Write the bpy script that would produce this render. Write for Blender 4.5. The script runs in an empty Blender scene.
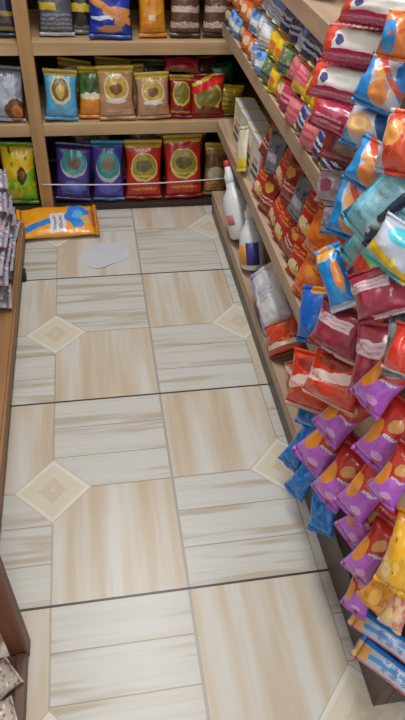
import bpy, bmesh, math, random
from mathutils import Vector, Matrix, noise
C = bpy.context.scene.collection
sc = bpy.context.scene

# ------------------------------------------------------------------ camera, world, lamps, exposure
def lin(c):
    c = [v / 255.0 for v in c]
    return tuple(v / 12.92 if v <= .04045 else ((v + .055) / 1.055) ** 2.4 for v in c)
F, PITCH, YAW, ROLL = 613.0, .7545536, .2009526, .060071
cam_d = bpy.data.cameras.new('camera'); cam = bpy.data.objects.new('camera', cam_d); C.objects.link(cam)
cam_d.sensor_fit = 'VERTICAL'; cam_d.sensor_height = 36; cam_d.lens = 36 * F / 720; cam_d.clip_start = .02
fwd = Vector((math.sin(YAW) * math.cos(PITCH), math.cos(YAW) * math.cos(PITCH), -math.sin(PITCH)))
rt = Vector((math.cos(YAW), -math.sin(YAW), 0)); up = rt.cross(fwd)
r2 = math.cos(ROLL) * rt + math.sin(ROLL) * up; u2 = -math.sin(ROLL) * rt + math.cos(ROLL) * up
M = Matrix((r2, u2, -fwd)).transposed().to_4x4(); M.translation = (-.1291844, -.6308405, 1.3023065)
cam.matrix_world = M; sc.camera = cam
w = bpy.data.worlds.new('world'); sc.world = w; w.use_nodes = True
w.node_tree.nodes['Background'].inputs[0].default_value = (.93, .97, 1, 1)
w.node_tree.nodes['Background'].inputs[1].default_value = 1.05
def lamp(name, loc, sx, sy, e, col=(1, .99, .97)):
    d = bpy.data.lights.new(name, 'AREA'); d.shape = 'RECTANGLE'; d.size = sx; d.size_y = sy; d.energy = e; d.color = col
    o = bpy.data.objects.new(name, d); o.location = loc; C.objects.link(o); return o
lamp('tube_light', (-.05, .9, 2.62), .25, 1.6, 32)
lamp('tube_light', (-.05, -1.2, 2.62), .25, 1.6, 16)
sc.view_settings.view_transform = 'Standard'; sc.view_settings.look = 'None'
sc.view_settings.gamma = 1; sc.view_settings.use_curve_mapping = False; sc.view_settings.exposure = .22
random.seed(7)

# ------------------------------------------------------------------ node helpers
class E:
    """a number in a node tree; arithmetic builds Math nodes"""
    def __init__(s, t, v): s.t, s.v = t, v
    def op(s, o, *a):
        n = s.t.nodes.new('ShaderNodeMath'); n.operation = o
        for i, x in enumerate((s,) + a):
            x = x.v if isinstance(x, E) else x
            if isinstance(x, (int, float)): n.inputs[i].default_value = x
            else: s.t.links.new(x, n.inputs[i])
        return E(s.t, n.outputs[0])
    def __add__(s, o): return s.op('ADD', o)
    def __sub__(s, o): return s.op('SUBTRACT', o)
    def __mul__(s, o): return s.op('MULTIPLY', o)
    def __truediv__(s, o): return s.op('DIVIDE', o)
    def __gt__(s, o): return s.op('GREATER_THAN', o)
    def __lt__(s, o): return s.op('LESS_THAN', o)
    def abs(s): return s.op('ABSOLUTE')
    def frac(s): return s.op('FRACT')
    def floor(s): return s.op('FLOOR')
    def max(s, o): return s.op('MAXIMUM', o)
    def inv(s): return E(s.t, 1.0).op('SUBTRACT', s) if False else (s * -1) + 1
def newmat(name):
    m = bpy.data.materials.new(name); m.use_nodes = True
    t = m.node_tree; return m, t, t.nodes['Principled BSDF']
def xyz(t, sock):
    n = t.nodes.new('ShaderNodeSeparateXYZ'); t.links.new(sock, n.inputs[0]); return [E(t, o) for o in n.outputs]
def combine(t, x, y, z=0.0):
    n = t.nodes.new('ShaderNodeCombineXYZ')
    for i, v in enumerate((x, y, z)):
        if isinstance(v, E): t.links.new(v.v, n.inputs[i])
        else: n.inputs[i].default_value = v
    return n.outputs[0]
def noise_n(t, vec, scale, detail=2, rough=.5):
    n = t.nodes.new('ShaderNodeTexNoise'); n.inputs['Scale'].default_value = scale
    n.inputs['Detail'].default_value = detail; n.inputs['Roughness'].default_value = rough
    if vec is not None: t.links.new(vec, n.inputs['Vector'])
    return E(t, n.outputs['Fac'])
def mix(t, f, a, b):
    n = t.nodes.new('ShaderNodeMix'); n.data_type = 'RGBA'
    if isinstance(f, E): t.links.new(f.v, n.inputs[0])
    else: n.inputs[0].default_value = f
    for i, c in ((6, a), (7, b)):
        if isinstance(c, tuple): n.inputs[i].default_value = lin(c) + (1,)
        else: t.links.new(c, n.inputs[i])
    return n.outputs[2]
def ramp(t, f, lo, hi):
    n = t.nodes.new('ShaderNodeMapRange'); n.clamp = True
    t.links.new(f.v, n.inputs[0]); n.inputs[1].default_value = lo; n.inputs[2].default_value = hi
    return E(t, n.outputs[0])
def bump(t, b, h, strength, dist=.002):
    n = t.nodes.new('ShaderNodeBump'); n.inputs['Strength'].default_value = strength; n.inputs['Distance'].default_value = dist
    t.links.new(h.v, n.inputs['Height']); t.links.new(n.outputs[0], b.inputs['Normal'])

def plain(name, col, rough=.5, spec=.5, metal=0, var=.0, scale=8):
    m, t, b = newmat(name)
    b.inputs['Roughness'].default_value = rough; b.inputs['Specular IOR Level'].default_value = spec; b.inputs['Metallic'].default_value = metal
    co = t.nodes.new('ShaderNodeTexCoord')
    n = noise_n(t, co.outputs['Object'], scale, 3)
    d = tuple(v * (1 - var) for v in col)
    t.links.new(mix(t, n, col, d), b.inputs['Base Color'])
    return m
def wood(name, a, bcol, axis=0, rough=.55):
    m, t, b = newmat(name); co = t.nodes.new('ShaderNodeTexCoord')
    x = xyz(t, co.outputs['Object'])
    k = [x[i] * (1.5 if i == axis else 34) for i in range(3)]
    n = noise_n(t, combine(t, *k), 1.0, 4, .6)
    n2 = noise_n(t, co.outputs['Object'], 5, 2)
    c = mix(t, ramp(t, n, .3, .72), a, bcol)
    c2 = mix(t, ramp(t, n2, .45, .8) * .35, c, tuple(v * .7 for v in bcol))
    t.links.new(c2, b.inputs['Base Color']); b.inputs['Roughness'].default_value = rough
    bump(t, b, n, .15, .001)
    return m

# ------------------------------------------------------------------ printed film for packets: colours over u (across) and v (up)
def film(name, base, layers, rough=.3, clear=0):
    m, t, b = newmat('film_' + name)
    uvn = t.nodes.new('ShaderNodeUVMap'); uvn.uv_map = 'UVMap'
    x = xyz(t, uvn.outputs[0]); wob = noise_n(t, uvn.outputs[0], 5, 2)
    u = x[0] + (wob - .5) * .10; v = x[1] + (wob - .5) * -.08
    fine = noise_n(t, combine(t, x[0] * 26, x[1] * 60), 1, 1)
    c = base
    for L in layers:
        k, a, col = L[0], L[1:-1], L[-1]
        if k == 'E':
            du = (u - a[0]) / a[2]; dv = (v - a[1]) / a[3]; f = (du * du + dv * dv) < 1
        elif k == 'R':
            f = (u > a[0]) * (u < a[2]) * (v > a[1]) * (v < a[3])
        elif k == 'D':
            f = (u * a[0] + v * a[1]) > a[2]
        elif k == 'B':   # slanted band
            f = ((u * a[0] + v * a[1] - a[2]).abs()) < a[3]
        elif k == 'T':   # rows of small print
            rows = ((v - a[1]) * (a[4] / (a[3] - a[1]))).frac()
            f = (u > a[0]) * (u < a[2]) * (v > a[1]) * (v < a[3]) * (rows > .3) * (rows < .8) * (fine > .46)
        elif k == 'N':   # loose blotches
            f = ramp(t, noise_n(t, combine(t, x[0], x[1], a[2] if len(a) > 2 else 0.0), a[0], 2), a[1], a[1] + .05)
        c = mix(t, f if isinstance(f, E) else f, c, col)
    if isinstance(c, tuple): c = mix(t, wob * .12, c, tuple(k * .7 for k in c))
    t.links.new(c, b.inputs['Base Color'])
    b.inputs['Roughness'].default_value = rough; b.inputs['Specular IOR Level'].default_value = .6
    if clear: b.inputs['Coat Weight'].default_value = clear; b.inputs['Coat Roughness'].default_value = .12
    co = t.nodes.new('ShaderNodeTexCoord')
    bump(t, b, noise_n(t, co.outputs['Object'], 46, 3, .6), .35, .004)
    return m
W_ = (232, 230, 228)
EMB = lambda rim, body, dark: [('E', .5, .60, .37, .24, rim), ('E', .5, .60, .32, .20, body), ('E', .5, .61, .20, .10, dark)]
GOLD, OLIVE, BRN, YEL = (196, 166, 70), (150, 136, 46), (84, 58, 30), (214, 186, 70)
FILMS = {
 'purple': ((62, 46, 128), [('R', 0, .9, 1, 1, (44, 40, 90)), ('E', .5, .66, .38, .22, (170, 170, 178)), ('E', .5, .69, .36, .20, (44, 132, 134)), ('E', .52, .68, .2, .1, (98, 80, 62)), ('E', .5, .26, .36, .12, (84, 104, 186)), ('T', .2, .08, .8, .18, 2, (110, 110, 190))]),
 'violet': ((72, 54, 150), [('R', 0, .9, 1, 1, (44, 142, 172)), ('E', .5, .58, .40, .24, (176, 178, 184)), ('E', .5, .63, .38, .22, (52, 136, 142)), ('E', .52, .64, .22, .11, (110, 92, 60)), ('E', .5, .25, .36, .10, (88, 96, 190)), ('R', 0, 0, 1, .06, (60, 130, 180))]),
 'red': ((186, 40, 28), [('R', 0, .88, 1, 1, (206, 176, 66)), ('E', .5, .57, .38, .235, (212, 190, 110)), ('E', .5, .585, .34, .205, OLIVE), ('E', .5, .60, .22, .10, (96, 84, 40)), ('T', .2, .40, .8, .46, 1, YEL), ('T', .15, .16, .85, .25, 1, (216, 160, 50)), ('R', 0, 0, 1, .05, (150, 30, 26))]),
 'browngold': ((140, 104, 62), [('R', 0, .88, 1, 1, (206, 176, 66)), ('R', 0, .55, 1, .8, (96, 66, 36)), ('E', .5, .45, .4, .12, (186, 170, 140)), ('T', .1, .1, .9, .3, 3, (196, 160, 90))]),
 'browngold2': ((176, 142, 92), [('R', 0, .86, 1, 1, (206, 176, 66)), ('E', .5, .5, .36, .18, (140, 100, 50))]),
 'goldtop': ((126, 84, 52), [('R', 0, .84, 1, 1, (214, 184, 64)), ('E', .5, .5, .35, .2, GOLD)]),
 'goldtop2': ((44, 46, 40), [('R', 0, .86, 1, 1, (110, 116, 48)), ('E', .5, .5, .35, .2, (80, 90, 60))]),
 'yellowgreen': ((226, 194, 32), [('D', .25, -1, -.36, (128, 184, 40)), ('N', 5, .58, 3.0, (222, 190, 30)), ('E', .58, .50, .15, .14, (78, 52, 24)), ('E', .60, .52, .08, .07, (150, 100, 40)), ('N', 5, .64, 6.0, (90, 90, 26)), ('D', 0, 1, .93, (120, 178, 40)), ('E', .3, .16, .25, .09, (196, 180, 60)), ('R', 0, 0, 1, .08, (104, 170, 36))]),
 'skyblue': ((84, 172, 222), [('R', 0, .88, 1, 1, (206, 186, 80)), ('E', .5, .6, .32, .27, (216, 206, 160)), ('E', .5, .62, .26, .22, (132, 104, 56)), ('E', .5, .6, .14, .14, (200, 176, 90)), ('T', .2, .14, .85, .26, 2, (150, 160, 160))]),
 'greenorange': ((222, 140, 30), [('R', 0, .46, 1, .88, (74, 116, 54)), ('R', 0, .88, 1, 1, (206, 176, 40)), ('E', .5, .46, .5, .07, (224, 214, 180)), ('E', .5, .66, .3, .15, (52, 86, 40))]),
 'tan': ((188, 142, 106), [('R', 0, .87, 1, 1, (222, 192, 84)), ('E', .5, .60, .36, .25, (222, 206, 170)), ('E', .5, .62, .31, .21, (190, 160, 72)), ('E', .5, .60, .18, .10, (126, 84, 40)), ('E', .5, .38, .3, .05, (226, 220, 206)), ('T', .15, .1, .9, .22, 2, (210, 170, 130))]),
 'tandark': ((140, 108, 76), [('R', 0, .86, 1, 1, (190, 160, 70)), ('E', .5, .55, .35, .2, (120, 110, 70))]),
 'darkred': ((150, 28, 30), [('R', 0, .88, 1, 1, (190, 150, 50)), ('E', .5, .58, .4, .28, (196, 180, 90)), ('E', .5, .6, .34, .24, (128, 118, 44)), ('T', .1, .1, .9, .2, 1, YEL)]),
 'darkred2': ((96, 30, 30), [('E', .5, .6, .4, .25, (104, 60, 44))]),
 'redband': ((150, 36, 32), [('E', .5, .5, .42, .34, (188, 176, 100)), ('E', .5, .5, .36, .27, (126, 116, 44)), ('E', .5, .2, .3, .1, (120, 70, 36)), ('B', -.3, 1, .62, .09, (218, 46, 44)), ('B', -.3, 1, .75, .035, (226, 200, 80))]),
 'yellowstripe': ((166, 142, 30), [('T', 0, .1, 1, .7, 4, (88, 78, 26)), ('D', 0, 1, .8, (206, 180, 30))]),
 'pinkred': ((204, 52, 78), [('N', 4, .6, 1.0, (226, 96, 110)), ('E', .5, .35, .35, .3, (190, 30, 50)), ('R', 0, 0, 1, .16, (190, 130, 70))]),
 'greendark': ((30, 96, 62), [('N', 5, .55, 2.0, (26, 50, 34)), ('R', .2, .5, .8, .8, (52, 150, 110))]),
 'whitegrey': ((176, 184, 200), [('N', 4, .55, 0.5, (140, 148, 166)), ('E', .75, .22, .3, .22, (112, 66, 30)), ('E', .8, .2, .16, .12, (190, 120, 50)), ('R', 0, .84, 1, 1, (120, 124, 130))]),
 'charcoal': ((84, 88, 98), [('R', .0, .44, .52, .56, (206, 182, 60)), ('T', .05, .1, .95, .4, 4, (140, 146, 160)), ('T', .05, .62, .95, .95, 4, (112, 116, 126)), ('R', 0, 0, 1, .07, (176, 180, 188))]),
 'black': ((30, 32, 36), [('R', .1, .38, .9, .52, (206, 178, 50)), ('T', .1, .6, .9, .9, 3, (80, 84, 90)), ('R', 0, 0, 1, .14, (120, 122, 128))]),
 'royalblue': ((26, 52, 160), [('E', .66, .42, .34, .09, (216, 150, 90)), ('B', .35, 1, .62, .06, (214, 140, 76)), ('E', .5, .16, .28, .06, (190, 130, 90)), ('E', .72, .28, .13, .09, (206, 140, 80)), ('E', .3, .33, .26, .035, (200, 206, 226)), ('N', 5, .66, 4.0, (40, 110, 220))]),
 'orangebox': ((212, 138, 32), [('R', .35, .30, .6, .40, (226, 214, 190)), ('D', .1, 1, .8, (196, 120, 24)), ('T', .15, .05, .85, .18, 2, (190, 110, 24))]),
 'choc': ((98, 68, 50), [('T', 0, .10, 1, .30, 1, (220, 206, 190)), ('T', 0, .36, 1, .56, 1, (214, 200, 186)), ('E', .3, .72, .25, .12, (150, 110, 76)), ('R', 0, 0, 1, .07, (60, 40, 30))]),
 'choc2': ((150, 122, 104), [('E', .5, .3, .34, .16, (214, 210, 186)), ('R', 0, .5, 1, .7, (110, 80, 60))]),
 'navygold': ((30, 36, 76), [('R', 0, .34, 1, .42, (150, 132, 60)), ('R', 0, .1, 1, .17, (140, 124, 60)), ('R', .15, .22, .85, .32, (80, 74, 60)), ('D', 0, 1, .7, (40, 92, 190))]),
 'orangefloor': ((236, 158, 36), [('E', .45, .74, .40, .13, (44, 130, 218)), ('B', 1, .55, .86, .09, (44, 130, 218)), ('E', .42, .76, .18, .06, (92, 170, 236)), ('E', .62, .84, .16, .05, (206, 176, 110)), ('R', .40, .42, .95, .60, (214, 212, 222)), ('T', .46, .44, .9, .58, 2, (120, 116, 140)), ('E', .5, .93, .3, .05, (206, 130, 50)), ('R', 0, .97, 1, 1, (190, 120, 40))]),
 'redwhite': ((196, 66, 34), [('R', 0, .22, 1, .34, (222, 214, 206)), ('N', 5, .62, 1.5, (224, 130, 60)), ('R', 0, 0, 1, .08, (110, 40, 30))]),
 'whitepouch': ((216, 218, 224), [('N', 3, .58, 2.2, (186, 190, 206)), ('R', 0, 0, .16, 1, (150, 150, 206)), ('T', .3, .4, .8, .6, 3, (160, 170, 180))]),  # violet-blue strip along the left: shade put into the film colour, no print
 'brownred': ((168, 70, 40), [('N', 4, .56, 1.2, (196, 110, 60)), ('B', .6, 1, .9, .08, (214, 190, 180))]),
 'yellowclear': ((206, 200, 170), [('N', 4, .55, .7, (214, 210, 190)), ('R', 0, 0, 1, .3, (220, 192, 60))]),
 'redmix': ((188, 46, 34), [('E', .42, .32, .3, .14, (226, 206, 160)), ('E', .6, .2, .22, .08, (222, 180, 60)), ('T', .05, .56, .95, .76, 2, (220, 150, 90)), ('N', 6, .62, 3.3, (120, 60, 50)), ('R', 0, .9, 1, 1, (206, 60, 48))]),
 'redmix2': ((140, 40, 34), [('T', .05, .3, .95, .5, 2, (222, 200, 186)), ('E', .5, .7, .3, .12, (206, 150, 60)), ('N', 6, .6, 1.3, (190, 70, 50))]),
 'greyblue': ((110, 114, 128), [('N', 5, .55, .4, (70, 74, 84)), ('R', .2, .3, .8, .5, (160, 164, 176))]),
 'orange': ((228, 114, 30), [('N', 4, .56, 2.6, (200, 90, 40)), ('E', .6, .7, .3, .16, (236, 150, 60)), ('T', .1, .25, .8, .4, 2, (170, 70, 34))]),
 'pinktan': ((206, 158, 140), [('N', 4, .55, 1.6, (226, 196, 186)), ('R', .2, .4, .8, .6, (190, 120, 110))]),
 'whitecrimson': ((214, 206, 208), [('R', 0, 0, 1, .30, (186, 38, 92)), ('D', -1, .12, -.17, (214, 72, 56)), ('E', .32, .50, .055, .13, (62, 64, 130)), ('T', .02, .04, .9, .22, 2, (226, 130, 170)), ('E', .66, .66, .26, .2, (206, 210, 206)), ('D', 1, .4, 1.22, (200, 70, 110)), ('R', 0, .92, 1, 1, (222, 120, 140))]),
 'crimson': ((176, 40, 84), [('N', 4, .55, .9, (206, 90, 124)), ('T', .05, .2, .7, .5, 2, (232, 190, 206)), ('D', -1, .2, -.1, (190, 60, 50))]),
 'crimsondull': ((136, 52, 76), [('R', .35, .3, .95, .75, (140, 122, 120)), ('D', -1, .2, -.14, (190, 64, 52)), ('N', 5, .62, .2, (96, 40, 60))]),
 'silver': ((166, 150, 166), [('N', 5, .52, 1.9, (196, 192, 204)), ('E', .4, .5, .2, .2, (170, 90, 120))]),
 'silver2': ((130, 126, 146), [('N', 6, .5, .3, (178, 160, 190)), ('D', .5, 1, 1.1, (150, 70, 90))]),
 'blueorange': ((196, 194, 208), [('D', -1, -.35, -.52, (38, 142, 220)), ('E', .62, .34, .24, .22, (226, 142, 78)), ('E', .52, .66, .18, .13, (232, 170, 100)), ('D', 1, .5, 1.14, (34, 130, 214)), ('B', .7, 1, 1.12, .06, (210, 82, 56)), ('R', 0, 0, 1, .07, (38, 140, 222)), ('N', 5, .66, 5.5, (36, 150, 226))]),
 'bluepuff': ((190, 190, 206), [('E', .42, .52, .32, .26, (226, 176, 116)), ('E', .46, .56, .2, .14, (240, 198, 140)), ('D', -1, -.6, -.42, (42, 146, 222)), ('D', 1, .5, 1.1, (52, 88, 150)), ('R', .3, .86, 1, 1, (42, 150, 224))]),
 'redorange': ((214, 78, 50), [('E', .4, .6, .3, .2, (232, 160, 84)), ('D', -1, -.2, -.3, (186, 190, 206)), ('N', 4, .62, 2.5, (180, 50, 40))]),
 'orangered': ((222, 128, 62), [('E', .4, .4, .3, .3, (46, 140, 214)), ('N', 4, .6, 3.1, (206, 90, 60))]),
 'teal': ((132, 190, 206), [('R', 0, 0, .15, 1, (34, 112, 146)), ('R', .84, 0, 1, 1, (40, 60, 84)), ('N', 4, .58, 1.1, (170, 196, 206)), ('R', .15, 0, .3, 1, (98, 186, 216)), ('T', .4, .2, .75, .8, 5, (110, 160, 180))]),
 'cyanyellow': ((178, 186, 206), [('R', 0, 0, 1, .22, (40, 186, 200)), ('B', .3, 1, .42, .10, (208, 168, 40)), ('E', .6, .76, .34, .14, (64, 190, 216)), ('N', 5, .63, .8, (220, 214, 120))]),
 'redgreen': ((214, 76, 54), [('D', .2, 1, .82, (46, 120, 206)), ('B', .2, 1, .72, .12, (150, 196, 70)), ('D', -.3, -1, -.3, (60, 50, 110))]),
 'bluebag': ((28, 138, 222), [('E', .4, .88, .4, .12, (230, 176, 96)), ('E', .8, .5, .16, .26, (220, 134, 64)), ('N', 4, .6, 2.1, (60, 170, 236)), ('R', 0, 0, 1, .1, (206, 216, 232))]),
 'bluebag2': ((30, 104, 206), [('N', 4, .56, 1.4, (56, 140, 226)), ('E', .6, .94, .3, .08, (226, 160, 80))]),
 'maroon': ((150, 42, 66), [('R', .05, .56, .8, .76, (206, 186, 196)), ('T', .1, .58, .75, .74, 2, (180, 130, 150)), ('R', .3, .02, 1, .10, (214, 190, 200)), ('N', 4, .6, 1.7, (168, 66, 90))]),
 'goldsnack': ((196, 120, 56), [('N', 6, .5, .6, (222, 158, 84)), ('E', .4, .4, .25, .2, (150, 70, 40)), ('R', 0, .85, 1, 1, (170, 60, 50))]),
 'greyteal': ((120, 136, 146), [('N', 5, .55, 2.0, (84, 96, 110)), ('R', 0, .6, 1, .8, (170, 186, 190))]),
 'redstrip': ((204, 58, 30), [('B', -.25, 1, .42, .10, (230, 204, 200)), ('T', .1, .38, .9, .5, 1, (214, 120, 110)), ('N', 4, .6, .4, (222, 96, 44)), ('R', 0, 0, 1, .07, (222, 170, 160)), ('E', .5, .8, .3, .1, (150, 44, 30))]),
 'purplered': ((186, 42, 32), [('D', .16, -1, -.47, (182, 96, 208)), ('E', .20, .50, .24, .19, (224, 142, 54)), ('E', .62, .72, .2, .09, (206, 150, 84)), ('N', 4, .67, 2.2, (160, 30, 36)), ('E', .66, .24, .16, .07, (214, 156, 228)), ('T', .5, .52, .95, .6, 1, (220, 214, 220)), ('R', 0, .95, 1, 1, (150, 30, 30))]),
 'redplain': ((220, 60, 46), [('N', 4, .6, 1.3, (196, 40, 36)), ('R', 0, 0, 1, .1, (226, 190, 180))]),
 'bluefoil': ((26, 112, 200), [('N', 5, .55, 1.0, (44, 146, 224)), ('N', 6, .64, 3.0, (14, 70, 150))]),
 'yellowdark': ((232, 172, 32), [('N', 6, .56, .5, (240, 200, 90)), ('N', 9, .66, 2.5, (92, 54, 24)), ('E', .3, .3, .16, .10, (236, 206, 150)), ('D', 0, 1, .86, (206, 130, 26))]),
 'yelloworange': ((228, 158, 36), [('N', 5, .55, 1.5, (206, 118, 30)), ('E', .5, .4, .2, .2, (240, 190, 90))]),
 'beige': ((224, 186, 150), [('N', 5, .53, .9, (214, 120, 110)), ('E', .3, .3, .2, .2, (236, 206, 130))]),
 'bluesachet': ((178, 186, 202), [('R', 0, 0, .26, 1, (28, 122, 212)), ('B', 1, .3, .68, .10, (40, 150, 220)), ('R', .3, .02, .9, .2, (222, 170, 90)), ('T', .3, .35, .8, .9, 4, (90, 120, 190)), ('R', .92, 0, 1, 1, (196, 100, 130))]),
 'greyleft': ((166, 170, 188), [('N', 5, .56, 1.2, (206, 208, 218)), ('N', 8, .60, 4.0, (206, 96, 76)), ('N', 7, .61, 7.0, (74, 88, 136))]),
 'clear': ((196, 186, 176), [('N', 5, .55, 1.2, (150, 120, 100)), ('N', 7, .62, 2.0, (232, 230, 226))]),
 'greenyellow': ((96, 168, 60), [('R', 0, 0, 1, .4, (224, 200, 50)), ('N', 5, .6, 1.0, (200, 210, 190))]),
 's_orange': ((220, 118, 52), [('E', .5, .5, .3, .2, (230, 200, 170)), ('R', 0, .8, 1, 1, (206, 80, 40))]),
 's_whiteblue': ((210, 216, 230), [('R', 0, .6, 1, .85, (90, 140, 210)), ('T', .1, .15, .9, .5, 3, (110, 130, 180))]),
 's_choc': ((92, 66, 50), [('E', .5, .5, .3, .2, (190, 180, 150))]),
 's_white': ((216, 218, 224), [('T', .1, .2, .9, .5, 2, (170, 120, 120)), ('R', 0, .8, 1, 1, (190, 196, 210))]),
 's_yellow': ((228, 194, 36), [('E', .5, .45, .28, .16, (222, 110, 50)), ('R', 0, .84, 1, 1, (214, 170, 30))]),
 's_navy': ((44, 52, 110), [('T', 0, .3, 1, .7, 2, (226, 228, 236)), ('R', 0, .84, 1, 1, (120, 130, 170)), ('R', 0, 0, 1, .1, (200, 170, 60))]),
 's_blue': ((120, 170, 222), [('R', 0, .3, 1, .55, (222, 228, 236)), ('E', .4, .75, .2, .1, (60, 110, 190))]),
 's_green': ((92, 120, 82), [('N', 5, .55, 1.0, (160, 150, 130)), ('R', 0, .3, 1, .4, (60, 60, 90))]),
 's_pink': ((214, 124, 130), [('T', .1, .25, .9, .7, 2, (190, 60, 80)), ('R', 0, .84, 1, 1, (190, 90, 110))]),
 's_pinkyellow': ((220, 120, 130), [('R', 0, 0, 1, .36, (226, 196, 60)), ('T', .1, .5, .9, .8, 2, (190, 40, 80))]),
 's_crimson': ((178, 44, 84), [('T', .1, .3, .9, .7, 2, (226, 170, 196)), ('N', 5, .62, 1.0, (110, 40, 70))]),
 's_silver': ((170, 164, 184), [('N', 5, .5, 1.0, (110, 104, 136)), ('R', .1, .4, .9, .6, (190, 90, 120))]),
}
FM = {}
def film_of(k):
    if k not in FM: FM[k] = film(k, FILMS[k][0], FILMS[k][1], .3, .3)
    return FM[k]

# ------------------------------------------------------------------ object helpers
def obj(name, bm, mat, parent=None, smooth=False):
    me = bpy.data.meshes.new(name); bm.normal_update(); bm.to_mesh(me); bm.free()
    me.materials.append(mat)
    if smooth:
        for p in me.polygons: p.use_smooth = True
    o = bpy.data.objects.new(name, me); C.objects.link(o)
    if parent: o.parent = parent
    return o
def empty(name, loc=(0, 0, 0)):
    o = bpy.data.objects.new(name, None); o.location = loc; o.empty_display_size = .05; C.objects.link(o); return o
def tag(o, label, cat, group=None, kind=None):
    o['label'] = label; o['category'] = cat
    if group: o['group'] = group
    if kind: o['kind'] = kind
    return o
def box(bm, x0, y0, z0, x1, y1, z1, bev=.0):
    r = bmesh.ops.create_cube(bm, size=1)
    for v in r['verts']:
        v.co = Vector((x0 + (v.co.x + .5) * (x1 - x0), y0 + (v.co.y + .5) * (y1 - y0), z0 + (v.co.z + .5) * (z1 - z0)))
    if bev:
        ed = {e for v in r['verts'] for e in v.link_edges}
        bmesh.ops.bevel(bm, geom=list(ed), offset=bev, segments=2, affect='EDGES', profile=.6)
def bx(name, c, mat, parent=None, bev=.002):
    bm = bmesh.new(); box(bm, *c, bev); return obj(name, bm, mat, parent)
def struct(name, c, mat):
    o = bx(name, c, mat, None, 0); o['kind'] = 'structure'; return o
def lathe(bm, prof, n=28, sx=1, sy=1):
    rings = []
    for r, z in prof:
        rings.append([bm.verts.new((r * sx * math.cos(2 * math.pi * i / n), r * sy * math.sin(2 * math.pi * i / n), z)) for i in range(n)])
    for a, b in zip(rings, rings[1:]):
        for i in range(n): bm.faces.new((a[i], a[(i + 1) % n], b[(i + 1) % n], b[i]))
    bm.faces.new(rings[0][::-1]); bm.faces.new(rings[-1])
def tube(bm, pts, r, n=8):
    rings = []
    for i, p in enumerate(pts):
        p = Vector(p); d = (Vector(pts[min(i + 1, len(pts) - 1)]) - Vector(pts[max(i - 1, 0)])).normalized()
        a = d.orthogonal().normalized() if i == 0 else (a - d * a.dot(d)).normalized()
        b = d.cross(a)
        rings.append([bm.verts.new(p + r * (math.cos(2 * math.pi * k / n) * a + math.sin(2 * math.pi * k / n) * b)) for k in range(n)])
    for A, B in zip(rings, rings[1:]):
        for k in range(n): bm.faces.new((A[k], A[(k + 1) % n], B[(k + 1) % n], B[k]))
    bm.faces.new(rings[0][::-1]); bm.faces.new(rings[-1])

def pouch_bm(w, h, t, seed, crump=1.0):
    """a pillow bag standing on z = 0, front towards -y; seals are separate"""
    bm = bmesh.new(); uv = bm.loops.layers.uv.new('UVMap'); nu, nv = 16, 22
    s = min(.014, h * .07); off = Vector((seed * 3.17, seed * 1.31, seed * .77)); grid = {}
    for side in (0, 1):
        for i in range(nu + 1):
            for j in range(nv + 1):
                u, v = i / nu, j / nv; a, b = abs(2 * u - 1), abs(2 * v - 1)
                edge = i in (0, nu) or j in (0, nv)
                if side and edge: grid[side, i, j] = grid[0, i, j]; continue
                th = t * .5 * max(0, 1 - a ** 2.6) ** .55 * max(0, 1 - b ** 2.4) ** .62
                pinch = 1 - .10 * (1 - b ** 2) * (t / w) * 2
                q = Vector((u * w * 40, side * 9, v * h * 40)) + off
                wr = noise.noise(q * .55) * .10 * t + noise.noise(q * 1.5) * .06 * t + noise.noise(Vector((u * w * 130, side * 7, v * h * 28)) + off) * .07 * t * b
                y = th + wr * crump * (0 if edge else min(1, th / (t * .2)))
                y = max(y, .0012) if not edge else 0
                sway = noise.noise(Vector((v * 2, seed, 3))) * .035 * w * (1 - b)
                sag = noise.noise(Vector((u * 3, seed, 8))) * .02 * h
                z = s + v * (h - 2 * s) + sag * (4 * v * (1 - v))
                x = (u - .5) * w * pinch + sway
                if edge: y0 = noise.noise(Vector((u * 5, v * 5, seed))) * .04 * t
                else: y0 = noise.noise(Vector((u * 5, v * 5, seed))) * .04 * t
                grid[side, i, j] = bm.verts.new((x, (y if side else -y) + y0, z))
    for side in (0, 1):
        for i in range(nu):
            for j in range(nv):
                q = [(i, j), (i + 1, j), (i + 1, j + 1), (i, j + 1)]
                if side: q.reverse()
                f = bm.faces.new([grid[side, a, b] for a, b in q])
                for l, (a, b) in zip(f.loops, q): l[uv].uv = (a / nu, (s + b / nv * (h - 2 * s)) / h)
    return bm
def seal_bm(w, h, topside, seed):
    """crimped flat end strip with pinked edge"""
    bm = bmesh.new(); uv = bm.loops.layers.uv.new('UVMap'); n = 30; s = min(.014, h * .07)
    rows = []
    for k, y in ((0, -.0012), (1, -.0012), (1, .0012), (0, .0012)):
        r = []
        for i in range(n + 1):
            u = i / n; z = (h - s * 1.05 if topside else s * 1.05) if k == 0 else (h if topside else 0) + (-1 if topside else 1) * (.0015 if i % 2 else 0)
            wav = noise.noise(Vector((u * 3, seed, 5 + topside))) * .008 * k + .0006 * (i % 2)
            r.append(bm.verts.new(((u - .5) * w * .995, y + wav, z)))
        rows.append(r)
    for a in range(4):
        A, B = rows[a], rows[(a + 1) % 4]
        for i in range(n):
            f = bm.faces.new((A[i], A[i + 1], B[i + 1], B[i]))
            for l in f.loops: l[uv].uv = (l.vert.co.x / w + .5, max(.005, min(.995, l.vert.co.z / h)))
    bm.faces.new([r[0] for r in rows]); bm.faces.new([r[n] for r in rows][::-1])
    bmesh.ops.recalc_face_normals(bm, faces=bm.faces)
    return bm
PN = [0]
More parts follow.
